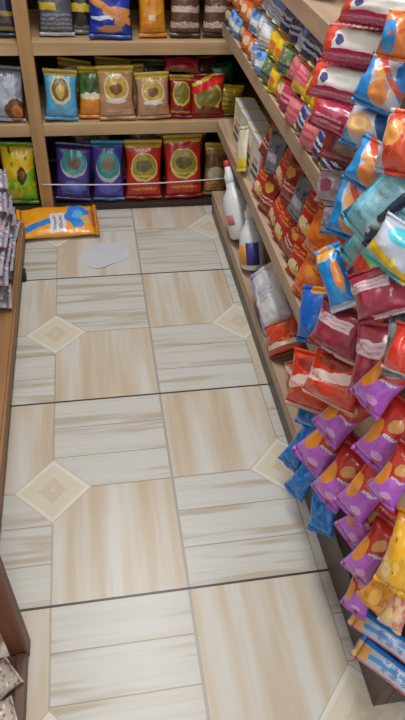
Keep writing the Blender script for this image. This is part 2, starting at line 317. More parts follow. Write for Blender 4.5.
def packet(kind, name, cat, label, loc, upv, nv, w, h, t, group):
    PN[0] += 1; sd = PN[0]
    upv = Vector(upv).normalized(); y = -Vector(nv); y = (y - upv * y.dot(upv)).normalized(); x = y.cross(upv)
    m = Matrix((x, y, upv)).transposed().to_4x4(); m.translation = loc
    root = tag(empty(name), label, cat, group); root.matrix_world = m
    mt = film_of(kind)
    obj('film_body', pouch_bm(w, h, t, sd, 1.6 if kind in ('bluefoil', 'whitepouch', 'silver') else 1), mt, root, True)
    obj('seal', seal_bm(w, h, 1, sd), mt, root, True); obj('seal', seal_bm(w, h, 0, sd + .5), mt, root, True)
    return root

# ------------------------------------------------------------------ floor: 60 cm tiles, each printed with four quarters and a centre diamond
def floor_mat():
    m, t, b = newmat('printed_tiles'); co = t.nodes.new('ShaderNodeTexCoord')
    p = xyz(t, co.outputs['Object']); X, Y = p[0] / .6, p[1] / .6
    u, v = X.frac(), Y.frac(); ci, cj = X.floor(), Y.floor()
    hu, hv = u > .5, v > .5; plain_q = (hu - hv).abs()          # 1: plank grain runs along y, 0: three strips along x
    hu2 = (u * 2).frac(); hv2 = (v * 2).frac()
    sid = (hv2 * 3).floor()
    # lengthwise grain
    gy = noise_n(t, combine(t, u * 10 + hv * 7.3 + cj * 3.7 + ci * 2.1, Y * .7, 3.1), 1, 3, .55)
    gx = noise_n(t, combine(t, X * 1.1, v * 60 + hu * 5.7 + cj * 9.1, 1.7), 1, 4, .6)
    gx2 = noise_n(t, combine(t, X * 1.6, v * 18 + hu * 3.1 + cj * 4.3 + ci * 1.9, 8.7), 1, 2, .5)
    cl = mix(t, ramp(t, gy, .40, .58), (198, 197, 192), (188, 174, 154))
    cl = mix(t, ramp(t, gy, .60, .70) * .55, cl, (168, 148, 124))
    cs = mix(t, ramp(t, gx, .46, .70), (193, 194, 192), (186, 182, 172))
    cs = mix(t, ramp(t, gx2, .56, .66) * .6, cs, (160, 143, 116))
    gap = ((hv2 * 3).frac() - .5).abs() > .485
    cs = mix(t, gap * .75, cs, (136, 124, 104))
    c = mix(t, plain_q, cs, cl)
    qline = ((u - .5).abs() < .004).max((v - .5).abs() < .0035)
    c = mix(t, qline * .55, c, (150, 134, 110))
    # centre diamond
    du, dv = (u - .5).abs(), (v - .5).abs(); d = du + dv
    orn = noise_n(t, combine(t, du * 24, dv * 24), 1.0, 2, .6)
    ring = ((d * 46).op('SINE') + (orn - .5) * 3) > .3
    dia = mix(t, ring * .45, (202, 194, 178), (180, 167, 144))
    dia = mix(t, d > .132, dia, (208, 206, 200))
    c = mix(t, d < .158, c, dia)
    c = mix(t, (d - .158).abs() < .003, c, (178, 168, 150))
    big = noise_n(t, co.outputs['Object'], 2.2, 3)
    c = mix(t, ramp(t, big, .5, .8) * .25, c, (176, 168, 152))
    gv = (u - .5).abs() > .4940; gh = (v - .5).abs() > .4952
    c = mix(t, gv, c, (160, 156, 150)); c = mix(t, gh, c, (54, 48, 46))
    t.links.new(c, b.inputs['Base Color'])
    b.inputs['Roughness'].default_value = .34; b.inputs['Specular IOR Level'].default_value = .45
    bump(t, b, (gv.max(gh)) * -1, .3, .002)
    return m
struct('floor', (-1.1, -2.6, -.06, 1.1, 2.2, 0), floor_mat())
WALL = plain('painted_wall', (206, 198, 186), .8, .3, 0, .06, 3)
struct('wall_back', (-1.1, 2.12, 0, 1.1, 2.2, 2.7), WALL)
struct('wall_left', (-1.1, -2.6, 0, -1.02, 2.12, 2.7), WALL)
struct('wall_right', (1.02, -2.6, 0, 1.1, 2.12, 2.7), WALL)
struct('ceiling', (-1.1, -2.6, 2.7, 1.1, 2.2, 2.78), plain('white_ceiling', (226, 224, 220), .9, .2, 0, .03, 2))

# ------------------------------------------------------------------ racks
WX = wood('pine_x', (200, 170, 128), (168, 136, 98), 0); WY = wood('pine_y', (192, 166, 142), (162, 136, 114), 1); WZ = wood('pine_z', (196, 156, 106), (162, 124, 80), 2)
WO = wood('orange_wood_y', (166, 122, 78), (128, 88, 54), 1); RED = wood('red_wood', (122, 76, 48), (90, 52, 34), 2, .5); REDY = wood('red_wood_y', (112, 82, 66), (86, 60, 48), 1, .5)
DARK = plain('dark_brown_laminate', (78, 60, 56), .38, .5, 0, .15, 6); BACK = plain('rack_back', (58, 46, 38), .8, .3, 0, .2, 5)
DEEP = plain('dark_brown', (62, 48, 42), .6, .4, 0, .2, 5)
r = tag(empty('wooden_rack', (0, 1.66, 0)), 'pale wooden rack across the end of the aisle, stocked with upright packets', 'rack')
def part(name, c, mat, par, bev=.002):
    L = par.location; return bx(name, (c[0] - L.x, c[1] - L.y, c[2] - L.z, c[3] - L.x, c[4] - L.y, c[5] - L.z), mat, par, bev)
for z0, z1 in ((.003, .022), (.316, .360), (.598, .641), (.90, .946), (1.2, 1.246)):
    part('shelf_board', (-.93, 1.665, z0, .93, 2.08, z1), DEEP if z0 < .01 else WX, r)  # lowest board darker brown than the boards above
for x in (-.96, -.360, .93):
    part('upright', (x, 1.655, .002, x + .047, 1.70, 1.6), WZ, r)
part('back_panel', (-.93, 2.082, .03, .93, 2.10, 1.6), BACK, r)
r = tag(empty('wooden_rack', (.32, .6, 0)), 'long wooden rack along the right of the aisle, crammed with sachets and bags', 'rack')
part('plinth', (.326, .26, .002, .346, 1.60, .058), DARK, r)
part('deck', (.322, .26, .060, .80, 1.60, .102), WY, r)
part('plinth', (.322, -.29, .002, .345, .255, .112), DARK, r)
part('end_panel', (.346, -.29, .002, .80, -.268, .112), DARK, r)
def mitre(pts):
    bm = bmesh.new(); L = r.location
    lo = [bm.verts.new((x - L.x, y - L.y, .113)) for x, y in pts]; hi = [bm.verts.new((x - L.x, y - L.y, .119)) for x, y in pts]
    bm.faces.new(lo[::-1]); bm.faces.new(hi)
    for i in range(4): bm.faces.new((lo[i], lo[(i + 1) % 4], hi[(i + 1) % 4], hi[i]))
    obj('top_frame', bm, DARK, r)
mitre([(.322, -.29), (.362, -.25), (.362, .255), (.322, .255)]); mitre([(.3225, -.29), (.80, -.29), (.80, -.25), (.3625, -.25)])
part('deck', (.363, -.249, .09, .80, .255, .112), DEEP, r)
for z0, z1 in ((.350, .394), (.680, .723), (.938, .980), (1.28, 1.32)):
    part('shelf_board', (.325, -.28, z0, .80, 1.60, z1), WY, r)
for y in (-.27, .24, 1.55):
    part('upright', (.76, y, .12, .80, y + .045, 1.6), WZ, r)
part('back_panel', (.802, -.28, .06, .82, 1.60, 1.6), BACK, r)
r = tag(empty('wooden_rack', (-.42, .8, 0)), 'low orange-brown wooden rack at the left edge with grey packets on its deck', 'rack')
part('plinth', (-.445, .02, .002, -.425, 1.445, .05), DEEP, r)
part('deck', (-.90, .02, .052, -.420, 1.445, .088), WO, r)
part('edge_strip', (-.4195, .02, .045, -.412, 1.445, .0885), WO, r)
part('upright', (-.90, .03, .09, -.86, .07, 1.1), WZ, r); part('upright', (-.90, 1.40, .09, -.86, 1.44, 1.1), WZ, r)
part('back_panel', (-.92, .02, .06, -.902, 1.445, 1.1), BACK, r)
part('foot', (-.440, 1.19, .0, -.404, 1.22, .04), DEEP, r)
r = tag(empty('display_stand', (-.36, -.2, 0)), 'reddish brown wooden stand with a stout post at the lower left corner', 'stand')
part('post', (-.377, -.100, .0, -.339, -.064, .46), RED, r, .005)
part('post', (-.377, -.62, .0, -.339, -.575, .46), RED, r, .005)
part('post', (-.80, -.105, .0, -.755, -.06, .46), RED, r, .005)
part('post', (-.80, -.62, .0, -.755, -.575, .46), RED, r, .005)
part('rail', (-.362, -.574, .0, -.342, -.101, .030), REDY, r, .003)
part('deck', (-.755, -.574, .005, -.363, -.101, .022), REDY, r)
# string across the bottom bay of the back rack
bm = bmesh.new(); tube(bm, [(-.345 + .75 * k / 20, 1.648, .132 - .012 * math.sin(math.pi * k / 20)) for k in range(21)], .0026)
tag(obj('guard_string', bm, plain('white_string', (206, 206, 210), .5), None, True), 'thin white string stretched in front of the packets on the lowest back shelf', 'string')

# ------------------------------------------------------------------ white bottle, cartons, paper on the floor
def paper():
    bm = bmesh.new(); n = 36; top = []; bot = []
    cx, cy = -.120, 1.335
    rad = lambda a: 1 + .14 * math.sin(2 * a + .6) + .10 * math.sin(3 * a + 2)
    for i in range(n):
        a = 2 * math.pi * i / n; k = rad(a)
        top.append(bm.verts.new((cx + .074 * k * math.cos(a), cy + .088 * k * math.sin(a), .003 + .0012 * math.sin(3 * a)))); 
        bot.append(bm.verts.new((top[-1].co.x, top[-1].co.y, top[-1].co.z - .0015)))
    ct = bm.verts.new((cx, cy, .0035)); cb = bm.verts.new((cx, cy, .002))
    for i in range(n):
        j = (i + 1) % n
        bm.faces.new((ct, top[i], top[j])); bm.faces.new((cb, bot[j], bot[i])); bm.faces.new((top[i], bot[i], bot[j], top[j]))
    return bm
tag(obj('paper_scrap', paper(), plain('grey_paper', (198, 201, 210), .6, .3, 0, .06, 20)), 'pale grey paper scrap lying on the tiles in front of the back rack', 'paper')
WP = plain('white_plastic', (218, 222, 226), .3, .5, 0, .04, 12); REDP = plain('red_plastic', (196, 52, 48), .35); BLUEP = plain('label_blue', (54, 58, 140), .4); ORP = plain('label_orange', (226, 148, 48), .4); PINKP = plain('label_pink', (206, 120, 116), .4)
def bottle(loc, s, label, lean, labels):
    b = tag(empty('squeeze_bottle', loc), label, 'bottle', 'white bottles on the bottom deck'); b.rotation_euler = lean
    bm = bmesh.new(); lathe(bm, [(.034 * s, 0), (.041 * s, .006 * s), (.042 * s, .05 * s), (.040 * s, .11 * s), (.033 * s, .13 * s), (.018 * s, .15 * s), (.016 * s, .165 * s)], 28, 1.0, 1.15); obj('bottle_body', bm, WP, b, True)
    bm = bmesh.new(); lathe(bm, [(.017 * s, .160 * s), (.017 * s, .185 * s), (.011 * s, .196 * s), (.008 * s, .215 * s)], 24); obj('nozzle', bm, WP, b, True)
    bm = bmesh.new(); lathe(bm, [(.0085 * s, .212 * s), (.0095 * s, .217 * s), (.0085 * s, .228 * s), (.005 * s, .231 * s)], 20); obj('cap', bm, REDP, b, True)
    for (a0, a1, z0, z1, mt) in labels:
        bm = bmesh.new(); k = 10; g = []
        for i in range(k + 1):
            a = a0 + (a1 - a0) * i / k; R = .0425 * s
            g.append([bm.verts.new((R * math.cos(a), R * 1.15 * math.sin(a), z)) for z in (z0 * s, z1 * s)])
        for p, q in zip(g, g[1:]): bm.faces.new((p[0], q[0], q[1], p[1]))
        lb = obj('printed_label', bm, mt, b, True)
        sd = lb.modifiers.new('thickness', 'SOLIDIFY'); sd.thickness = .0008
    return b
bottle((.368, 1.205, .132), 1.16, 'white squeeze bottle with a red cap at the far end of the right rack deck', (-.50, -.25, 0), [(3.5, 4.2, .045, .075, PINKP)])
bottle((.366, 1.03, .121), 1.0, 'white bottle with a blue and orange label, right after the one with the pink mark', (-.36, -.10, 0), [(2.9, 3.95, .02, .085, ORP), (3.97, 5.0, .02, .095, BLUEP)])
CY = plain('carton_yellow', (210, 188, 70), .5)
CP = [plain('carton_print', (70, 66, 84), .5), plain('carton_print', (70, 66, 84), .5), plain('carton_pink', (220, 130, 130), .5)]
def carton(loc, sx, sy, sz, label, rz):
    b = tag(empty('carton', loc), label, 'carton', 'white cartons on the second shelf of the right rack'); b.rotation_euler.z = rz
    bx('carton_body', (-sx / 2, -sy / 2, 0, sx / 2, sy / 2, sz), WP, b, .002)
    bx('lid_flap', (-sx / 2 - .001, -sy / 2 - .001, sz - .010, sx / 2 + .001, sy / 2 + .001, sz + .001), WP, b, .0005)
    bx('tape', (-sx / 2 - .0016, sy / 2 - .012, 0, sx / 2 + .0016, sy / 2 - .004, sz + .0016), CY, b, 0)
    for k in range(3):
        bx('print_line', (-sx / 2 - .0012, -sy * .4, sz * (.22 + .17 * k), -sx / 2, sy * (.35 - .1 * k), sz * (.29 + .17 * k)), CP[k], b, 0)
    return b
for i, (y, l) in enumerate(((1.36, 'farthest, in the corner'), (1.268, 'second from the corner'), (1.176, 'third from the corner'), (1.084, 'nearest, touching the first red packet'))):
    carton((.374, y, .3945), .06, .085, .15, 'white carton with a yellow tape line, ' + l, .0 + .05 * (i % 2))

# ------------------------------------------------------------------ packets: kind, name, category, label, base point, up, face, width, height, depth, group
PACKETS = [
('purple','snack_packet','packet','royal purple packet with a teal emblem, beside the wooden upright on the bottom shelf',(-0.235,1.688,0.035),(0.105,0.169,0.980),(0.000,-0.985,0.170),0.145,0.233,0.058,'packets on the bottom shelf of the back rack'),
('violet','snack_packet','packet','violet-blue packet with shiny teal top edge, standing between the purple and red packets',(-0.090,1.688,0.029),(0.035,0.170,0.985),(0.000,-0.985,0.170),0.129,0.244,0.058,'packets on the bottom shelf of the back rack'),
('red','snack_packet','packet','red packet with olive gold emblem, standing next to the violet-blue packet',(0.054,1.688,0.028),(0.017,0.170,0.985),(0.000,-0.985,0.170),0.152,0.243,0.058,'packets on the bottom shelf of the back rack'),
('red','snack_packet','packet','red packet with olive gold emblem, standing next to the brown gold packet',(0.222,1.688,0.029),(-0.023,0.170,0.985),(0.000,-0.985,0.170),0.159,0.260,0.058,'packets on the bottom shelf of the back rack'),
('browngold','snack_packet','packet','brown and gold packet at the right end of the bottom back shelf',(0.352,1.700,0.029),(0.038,0.170,0.985),(0.000,-0.985,0.170),0.100,0.218,0.045,'packets on the bottom shelf of the back rack'),
('browngold2','snack_packet','packet','tan packet in the corner behind the white bottle with the red cap',(0.457,1.710,0.028),(0.015,0.170,0.985),(0.000,-0.985,0.170),0.101,0.213,0.045,'packets on the bottom shelf of the back rack'),
('goldtop','snack_packet','packet','gold-topped packet standing behind the first red packet',(0.025,1.800,0.049),(0.283,0.163,0.945),(0.000,-0.985,0.170),0.157,0.254,0.040,'packets on the bottom shelf of the back rack'),
('goldtop','snack_packet','packet','gold-topped packet standing behind the second red packet',(0.221,1.800,0.040),(0.173,0.168,0.971),(0.000,-0.985,0.170),0.153,0.252,0.040,'packets on the bottom shelf of the back rack'),
('goldtop2','snack_packet','packet','dark packet with a teal top behind the purple packets',(-0.166,1.800,0.034),(0.092,0.169,0.981),(0.000,-0.985,0.170),0.161,0.236,0.040,'packets on the bottom shelf of the back rack'),
('yellowgreen','snack_packet','packet','yellow and green packet with dark oval picture, left of the wooden upright',(-0.439,1.688,0.031),(0.056,0.170,0.984),(0.000,-0.985,0.170),0.135,0.244,0.058,'packets on the bottom shelf of the back rack'),
('skyblue','snack_packet','packet','sky blue packet with a brown and gold emblem, next to the upright',(-0.244,1.684,0.368),(0.066,0.170,0.983),(0.000,-0.985,0.170),0.122,0.175,0.055,'packets on the middle shelf of the back rack'),
('greenorange','snack_packet','packet','green and orange packet between the sky blue packet and the tan packet',(-0.133,1.700,0.366),(0.042,0.170,0.985),(0.000,-0.985,0.170),0.093,0.180,0.045,'packets on the middle shelf of the back rack'),
('tan','snack_packet','packet','large tan packet with a gold emblem and gold top edge',(-0.038,1.684,0.365),(-0.009,0.170,0.985),(0.000,-0.985,0.170),0.137,0.188,0.055,'packets on the middle shelf of the back rack'),
('tandark','snack_packet','packet','narrow brown packet squeezed between the two tan packets',(0.038,1.730,0.365),(-0.032,0.170,0.985),(0.000,-0.985,0.170),0.074,0.177,0.040,'packets on the middle shelf of the back rack'),
('tan','snack_packet','packet','smaller tan packet with gold emblem, beside the dark red packets',(0.099,1.684,0.366),(-0.037,0.170,0.985),(0.000,-0.985,0.170),0.129,0.165,0.055,'packets on the middle shelf of the back rack'),
('darkred','snack_packet','packet','dark red packet with gold emblem, beneath the pink packet',(0.199,1.690,0.366),(0.042,0.170,0.985),(0.000,-0.985,0.170),0.093,0.152,0.055,'packets on the middle shelf of the back rack'),
('redband','snack_packet','packet','red packet with a red and yellow slanted band, left of the striped yellow packet',(0.304,1.690,0.365),(-0.013,0.170,0.985),(0.000,-0.985,0.170),0.136,0.156,0.055,'packets on the middle shelf of the back rack'),
('yellowstripe','snack_packet','packet','olive yellow packet with dark lines at the end of the middle back shelf',(0.388,1.700,0.368),(0.069,0.170,0.983),(0.000,-0.985,0.170),0.104,0.111,0.045,'packets on the middle shelf of the back rack'),
('pinkred','snack_packet','packet','glossy pink-red packet resting on top of the dark red packet',(0.213,1.760,0.509),(0.074,0.659,0.749),(0.000,-0.751,0.661),0.136,0.055,0.030,'packets on the middle shelf of the back rack'),
('greendark','snack_packet','packet','small dark green packet behind the slanted band packet',(0.378,1.800,0.450),(-0.083,0.169,0.982),(0.000,-0.985,0.170),0.093,0.075,0.030,'packets on the middle shelf of the back rack'),
('goldtop','snack_packet','packet','gold-topped packet behind the sky blue packet',(-0.207,1.810,0.374),(0.157,0.168,0.973),(0.000,-0.985,0.170),0.124,0.165,0.040,'packets on the middle shelf of the back rack'),
('goldtop','snack_packet','packet','gold-topped packet behind the large tan packet',(-0.054,1.810,0.370),(0.092,0.169,0.981),(0.000,-0.985,0.170),0.135,0.172,0.040,'packets on the middle shelf of the back rack'),
('goldtop2','snack_packet','packet','dark packet with a green top, behind the second tan packet',(0.096,1.810,0.365),(0.021,0.170,0.985),(0.000,-0.985,0.170),0.138,0.171,0.040,'packets on the middle shelf of the back rack'),
('darkred2','snack_packet','packet','maroon packet deep in the shadow behind the red packets',(0.298,1.820,0.367),(-0.039,0.170,0.985),(0.000,-0.985,0.170),0.141,0.174,0.040,'packets on the middle shelf of the back rack'),
('whitegrey','snack_packet','packet','silvery white packet with a brown spot, left of the upright on the middle shelf',(-0.435,1.684,0.368),(0.070,0.170,0.983),(0.000,-0.985,0.170),0.122,0.188,0.055,'packets on the middle shelf of the back rack'),
('charcoal','snack_packet','packet','charcoal grey packet with a yellow tag, next to the upright on the top shelf',(-0.228,1.715,0.646),(0.013,0.170,0.985),(0.000,-0.985,0.170),0.120,0.182,0.050,'packets on the top shelf of the back rack'),
('black','snack_packet','packet','black packet with a yellow patch, half behind the royal blue packet',(-0.142,1.740,0.646),(0.027,0.170,0.985),(0.000,-0.985,0.170),0.093,0.182,0.045,'packets on the top shelf of the back rack'),
('royalblue','snack_packet','packet','royal blue packet with orange biscuits, jutting over the board edge',(-0.048,1.680,0.647),(0.033,0.170,0.985),(0.000,-0.985,0.170),0.148,0.195,0.050,'packets on the top shelf of the back rack'),
('orangebox','snack_packet','packet','orange packet with a small white mark, right of the royal blue packet',(0.100,1.700,0.646),(-0.019,0.170,0.985),(0.000,-0.985,0.170),0.098,0.180,0.050,'packets on the top shelf of the back rack'),
('choc','snack_packet','packet','brown packet with rows of white lettering, beside the orange packet',(0.213,1.700,0.646),(0.012,0.170,0.985),(0.000,-0.985,0.170),0.110,0.188,0.050,'packets on the top shelf of the back rack'),
('choc','snack_packet','packet','brown packet with rows of white lettering, second from the orange packet',(0.328,1.700,0.646),(0.016,0.170,0.985),(0.000,-0.985,0.170),0.108,0.189,0.050,'packets on the top shelf of the back rack'),
('choc2','snack_packet','packet','pale grey and brown packet in the top shelf corner',(0.426,1.720,0.646),(0.025,0.170,0.985),(0.000,-0.985,0.170),0.085,0.169,0.050,'packets on the top shelf of the back rack'),
('navygold','snack_packet','packet','navy packet with dull gold bands, left of the upright on the top shelf',(-0.405,1.705,0.648),(0.063,0.170,0.984),(0.000,-0.985,0.170),0.091,0.185,0.050,'packets on the top shelf of the back rack'),
('orangefloor','snack_packet','packet','orange packet with blue star burst lying flat on the tiles by the back rack',(-0.455,1.528,0.029),(0.999,0.047,0.006),(0.000,-0.120,0.993),0.188,0.314,0.055,None),
('redwhite','pouch','pouch','red pouch with a white band, below the white pouch on the bottom deck',(0.352,0.565,0.151),(-0.004,0.835,0.550),(-0.844,-0.298,0.447),0.130,0.100,0.050,'goods on the bottom deck of the right rack'),
('whitepouch','pouch','pouch','puffy white pouch on the bottom deck, above the red pouch',(0.358,0.675,0.153),(-0.062,0.880,0.471),(-0.844,-0.298,0.447),0.127,0.204,0.060,'goods on the bottom deck of the right rack'),
('brownred','snack_packet','packet','brown-red packet at the near end of the bottom deck under the board',(0.360,0.402,0.137),(-0.030,0.857,0.515),(-0.844,-0.298,0.447),0.087,0.116,0.050,'goods on the bottom deck of the right rack'),
('yellowclear','snack_packet','packet','pale yellow clear packet beside the white cartons at the far end',(0.320,1.148,0.408),(0.120,0.498,0.859),(-0.905,-0.302,0.302),0.051,0.138,0.018,'packets on the second shelf of the right rack'),
('pinktan','snack_packet','packet','dusty pink packet on the fourth shelf, furthest from the camera',(0.360,0.912,1.003),(0.033,0.717,0.697),(-0.848,-0.349,0.399),0.064,0.121,0.050,'packets on the fourth shelf of the right rack'),
('pinktan','snack_packet','packet','dusty pink packet on the fourth shelf, just above the board end',(0.355,0.755,1.004),(0.022,0.729,0.685),(-0.848,-0.349,0.399),0.066,0.114,0.050,'packets on the fourth shelf of the right rack'),
('whitecrimson','snack_packet','packet','crimson and white packet at the top edge, uppermost of the hanging pink bags',(0.285,0.282,1.055),(0.310,0.308,0.899),(-0.803,-0.422,0.422),0.156,0.050,0.060,None),
('whitecrimson','snack_packet','packet','crimson and white bag hanging second from the top of its string',(0.275,0.307,0.995),(0.301,0.324,0.897),(-0.803,-0.422,0.422),0.154,0.057,0.060,'pink and white bags hanging by the fourth shelf'),
('whitecrimson','snack_packet','packet','crimson and white bag hanging third from the top of its string',(0.264,0.318,0.936),(0.314,0.302,0.900),(-0.803,-0.422,0.422),0.153,0.058,0.060,'pink and white bags hanging by the fourth shelf'),
('crimson','snack_packet','packet','dull crimson bag hanging below the crimson and white bags',(0.291,0.391,0.852),(0.369,0.204,0.907),(-0.803,-0.422,0.422),0.136,0.057,0.050,'pink and white bags hanging by the fourth shelf'),
('crimsondull','snack_packet','packet','dark crimson bag with a grey panel, behind the blue chips bags',(0.316,0.379,0.800),(0.330,0.274,0.903),(-0.803,-0.422,0.422),0.123,0.062,0.050,'pink and white bags hanging by the fourth shelf'),
('silver','snack_packet','packet','silvery mauve packet under the dark crimson bag',(0.310,0.368,0.728),(0.222,0.445,0.868),(-0.803,-0.422,0.422),0.090,0.063,0.050,'pink and white bags hanging by the fourth shelf'),
('silver2','snack_packet','packet','grey packet with mauve print, hanging just above the orange packet',(0.290,0.281,0.713),(0.197,0.480,0.855),(-0.803,-0.422,0.422),0.076,0.054,0.050,'pink and white bags hanging by the fourth shelf'),
('blueorange','snack_packet','packet','blue and orange chips bag at the right edge near the crimson bags',(0.270,0.211,0.968),(0.376,0.196,0.905),(-0.754,-0.503,0.422),0.081,0.073,0.060,'blue, orange and white chips bags hanging on strings'),
('bluepuff','snack_packet','packet','chips bag showing a pale orange crisp between two blue corners',(0.271,0.222,0.903),(0.334,0.261,0.906),(-0.754,-0.503,0.422),0.082,0.063,0.060,'blue, orange and white chips bags hanging on strings'),
('blueorange','snack_packet','packet','white, blue and orange chips bag below the pale crisp bag',(0.256,0.153,0.873),(0.397,0.163,0.903),(-0.754,-0.503,0.422),0.084,0.071,0.060,'blue, orange and white chips bags hanging on strings'),
('redorange','snack_packet','packet','red chips bag at the right edge above the teal bags',(0.255,0.074,0.935),(0.242,0.385,0.891),(-0.754,-0.503,0.422),0.058,0.083,0.060,'blue, orange and white chips bags hanging on strings'),
('blueorange','snack_packet','packet','blue and orange chips bag lowest of its string, beside the teal bags',(0.269,0.193,0.761),(0.269,0.350,0.897),(-0.754,-0.503,0.422),0.090,0.099,0.060,'blue, orange and white chips bags hanging on strings'),
('orangered','snack_packet','packet','orange-red chips bag at the top right corner of the strings',(0.270,0.185,1.044),(0.292,0.320,0.902),(-0.754,-0.503,0.422),0.058,0.061,0.060,'blue, orange and white chips bags hanging on strings'),
('teal','snack_packet','packet','pale teal bag with dark teal edge, upper of the two slanted ones',(0.228,0.096,0.838),(0.524,-0.073,0.849),(-0.754,-0.503,0.422),0.066,0.115,0.050,'pale teal bags stacked slantwise'),
('teal','snack_packet','packet','pale teal bag with dark teal edge, lower of the two slanted ones',(0.257,0.136,0.749),(0.504,-0.030,0.863),(-0.754,-0.503,0.422),0.066,0.123,0.050,'pale teal bags stacked slantwise'),
('cyanyellow','snack_packet','packet','grey, yellow and cyan bag at the right edge below the teal bags',(0.212,-0.043,0.869),(0.421,0.123,0.899),(-0.754,-0.503,0.422),0.072,0.063,0.050,None),
('redgreen','snack_packet','packet','small bag with red, green and blue patches, left of the cyan and yellow bag',(0.249,0.083,0.753),(0.432,0.105,0.896),(-0.754,-0.503,0.422),0.051,0.083,0.040,None),
('bluebag','snack_packet','packet','blue bag with an orange corner hanging left of the teal bags',(0.256,0.112,0.678),(-0.157,0.762,0.628),(-0.754,-0.503,0.422),0.050,0.112,0.040,None),
('bluebag2','snack_packet','packet','deep blue bag drooping over the second shelf edge',(0.295,0.301,0.431),(0.163,0.545,0.822),(-0.848,-0.349,0.399),0.082,0.125,0.040,None),
('maroon','snack_packet','packet','maroon bag with a white label, highest and closest to the right edge',(0.230,-0.061,0.805),(-0.121,0.739,0.663),(-0.754,-0.503,0.422),0.086,0.070,0.060,'maroon bags with white labels'),
('maroon','snack_packet','packet','maroon bag with white bands, leftmost, tilting beside the deep blue bag',(0.244,0.100,0.591),(0.307,0.299,0.904),(-0.754,-0.503,0.422),0.102,0.091,0.050,'maroon bags with white labels'),
('maroon','snack_packet','packet','maroon bag with a white label, lowest of the three maroon bags',(0.262,-0.032,0.617),(0.141,0.504,0.852),(-0.754,-0.503,0.422),0.077,0.120,0.050,'maroon bags with white labels'),
('goldsnack','snack_packet','packet','golden brown snack bag between the maroon bags',(0.287,0.134,0.510),(0.151,0.493,0.857),(-0.754,-0.503,0.422),0.088,0.095,0.040,None),
('greyteal','snack_packet','packet','grey teal bag at the right edge beside the lowest maroon bag',(0.243,-0.099,0.731),(0.111,0.536,0.837),(-0.754,-0.503,0.422),0.035,0.092,0.040,None),
('redstrip','snack_packet','packet','orange-red bag crossed by a long white strip, upper one under the golden bag',(0.243,0.066,0.501),(0.265,0.356,0.896),(-0.754,-0.503,0.422),0.109,0.102,0.050,'orange-red bags with white strips'),
('redstrip','snack_packet','packet','orange-red bag crossed by a long white strip, lower one beside the board end',(0.271,0.196,0.337),(0.165,0.477,0.863),(-0.754,-0.503,0.422),0.107,0.128,0.050,'orange-red bags with white strips'),
('purplered','snack_packet','packet','purple and red snack bag highest of the left string',(0.250,0.061,0.417),(0.493,-0.008,0.870),(-0.754,-0.503,0.422),0.073,0.124,0.055,'purple and red snack bags in the pile'),
('purplered','snack_packet','packet','purple and red snack bag pointing at the blue foil corner',(0.239,0.082,0.304),(0.498,-0.020,0.867),(-0.754,-0.503,0.422),0.081,0.136,0.055,'purple and red snack bags in the pile'),
('purplered','snack_packet','packet','purple and red snack bag beneath the one that points at the blue foil corner',(0.249,-0.008,0.306),(0.431,0.106,0.896),(-0.754,-0.503,0.422),0.073,0.135,0.055,'purple and red snack bags in the pile'),
('purplered','snack_packet','packet','purple and red snack bag in the middle of the pile above the two lowest',(0.243,-0.104,0.408),(0.424,0.118,0.898),(-0.754,-0.503,0.422),0.066,0.129,0.055,'purple and red snack bags in the pile'),
('purplered','snack_packet','packet','purple and red snack bag third from the bottom of the pile',(0.255,-0.106,0.332),(0.492,-0.007,0.870),(-0.754,-0.503,0.422),0.062,0.125,0.055,'purple and red snack bags in the pile'),
('purplered','snack_packet','packet','purple and red snack bag second from the bottom, beside the yellow bag',(0.247,-0.175,0.326),(0.399,0.160,0.903),(-0.754,-0.503,0.422),0.058,0.131,0.055,'purple and red snack bags in the pile'),
('purplered','snack_packet','packet','purple and red snack bag lowest of the pile, just above the pale blue sachets',(0.272,-0.183,0.199),(0.274,0.343,0.898),(-0.754,-0.503,0.422),0.054,0.107,0.055,'purple and red snack bags in the pile'),
('purplered','snack_packet','packet','purple and red snack bag at the right edge under the red bag',(0.227,-0.072,0.648),(0.465,0.045,0.884),(-0.754,-0.503,0.422),0.062,0.111,0.055,'purple and red snack bags in the pile'),
('purplered','snack_packet','packet','purple and red snack bag at the right edge, second one down',(0.241,-0.109,0.559),(0.417,0.130,0.900),(-0.754,-0.503,0.422),0.063,0.119,0.055,'purple and red snack bags in the pile'),
('purplered','snack_packet','packet','purple and red snack bag at the right edge, third one down',(0.234,-0.177,0.560),(0.396,0.165,0.903),(-0.754,-0.503,0.422),0.053,0.098,0.055,'purple and red snack bags in the pile'),
('redplain','snack_packet','packet','bright red bag at the right edge above the purple bags',(0.228,-0.121,0.762),(0.262,0.359,0.896),(-0.754,-0.503,0.422),0.043,0.066,0.050,None),
('bluefoil','snack_packet','packet','crumpled bright blue foil bag highest, next to the orange-red bag',(0.281,0.197,0.276),(0.214,0.420,0.882),(-0.754,-0.503,0.422),0.062,0.095,0.035,'blue foil bags at the aisle edge of the pile'),
('bluefoil','snack_packet','packet','crumpled bright blue foil bag sticking out furthest over the floor',(0.275,0.240,0.082),(0.429,0.110,0.897),(-0.754,-0.503,0.422),0.058,0.166,0.035,'blue foil bags at the aisle edge of the pile'),
('bluefoil','snack_packet','packet','crumpled bright blue foil bag in the middle, below the one sticking out',(0.271,0.165,0.071),(0.436,0.097,0.895),(-0.754,-0.503,0.422),0.060,0.114,0.035,'blue foil bags at the aisle edge of the pile'),
('bluefoil','snack_packet','packet','crumpled bright blue foil bag lowest, touching the dark plinth',(0.285,0.019,0.132),(0.138,0.507,0.851),(-0.754,-0.503,0.422),0.063,0.097,0.035,'blue foil bags at the aisle edge of the pile'),
('yellowdark','snack_packet','packet','yellow bag with dark print, beside the lowest purple bags',(0.239,-0.270,0.471),(0.238,0.390,0.889),(-0.754,-0.503,0.422),0.055,0.127,0.055,'yellow bags at the lower right'),
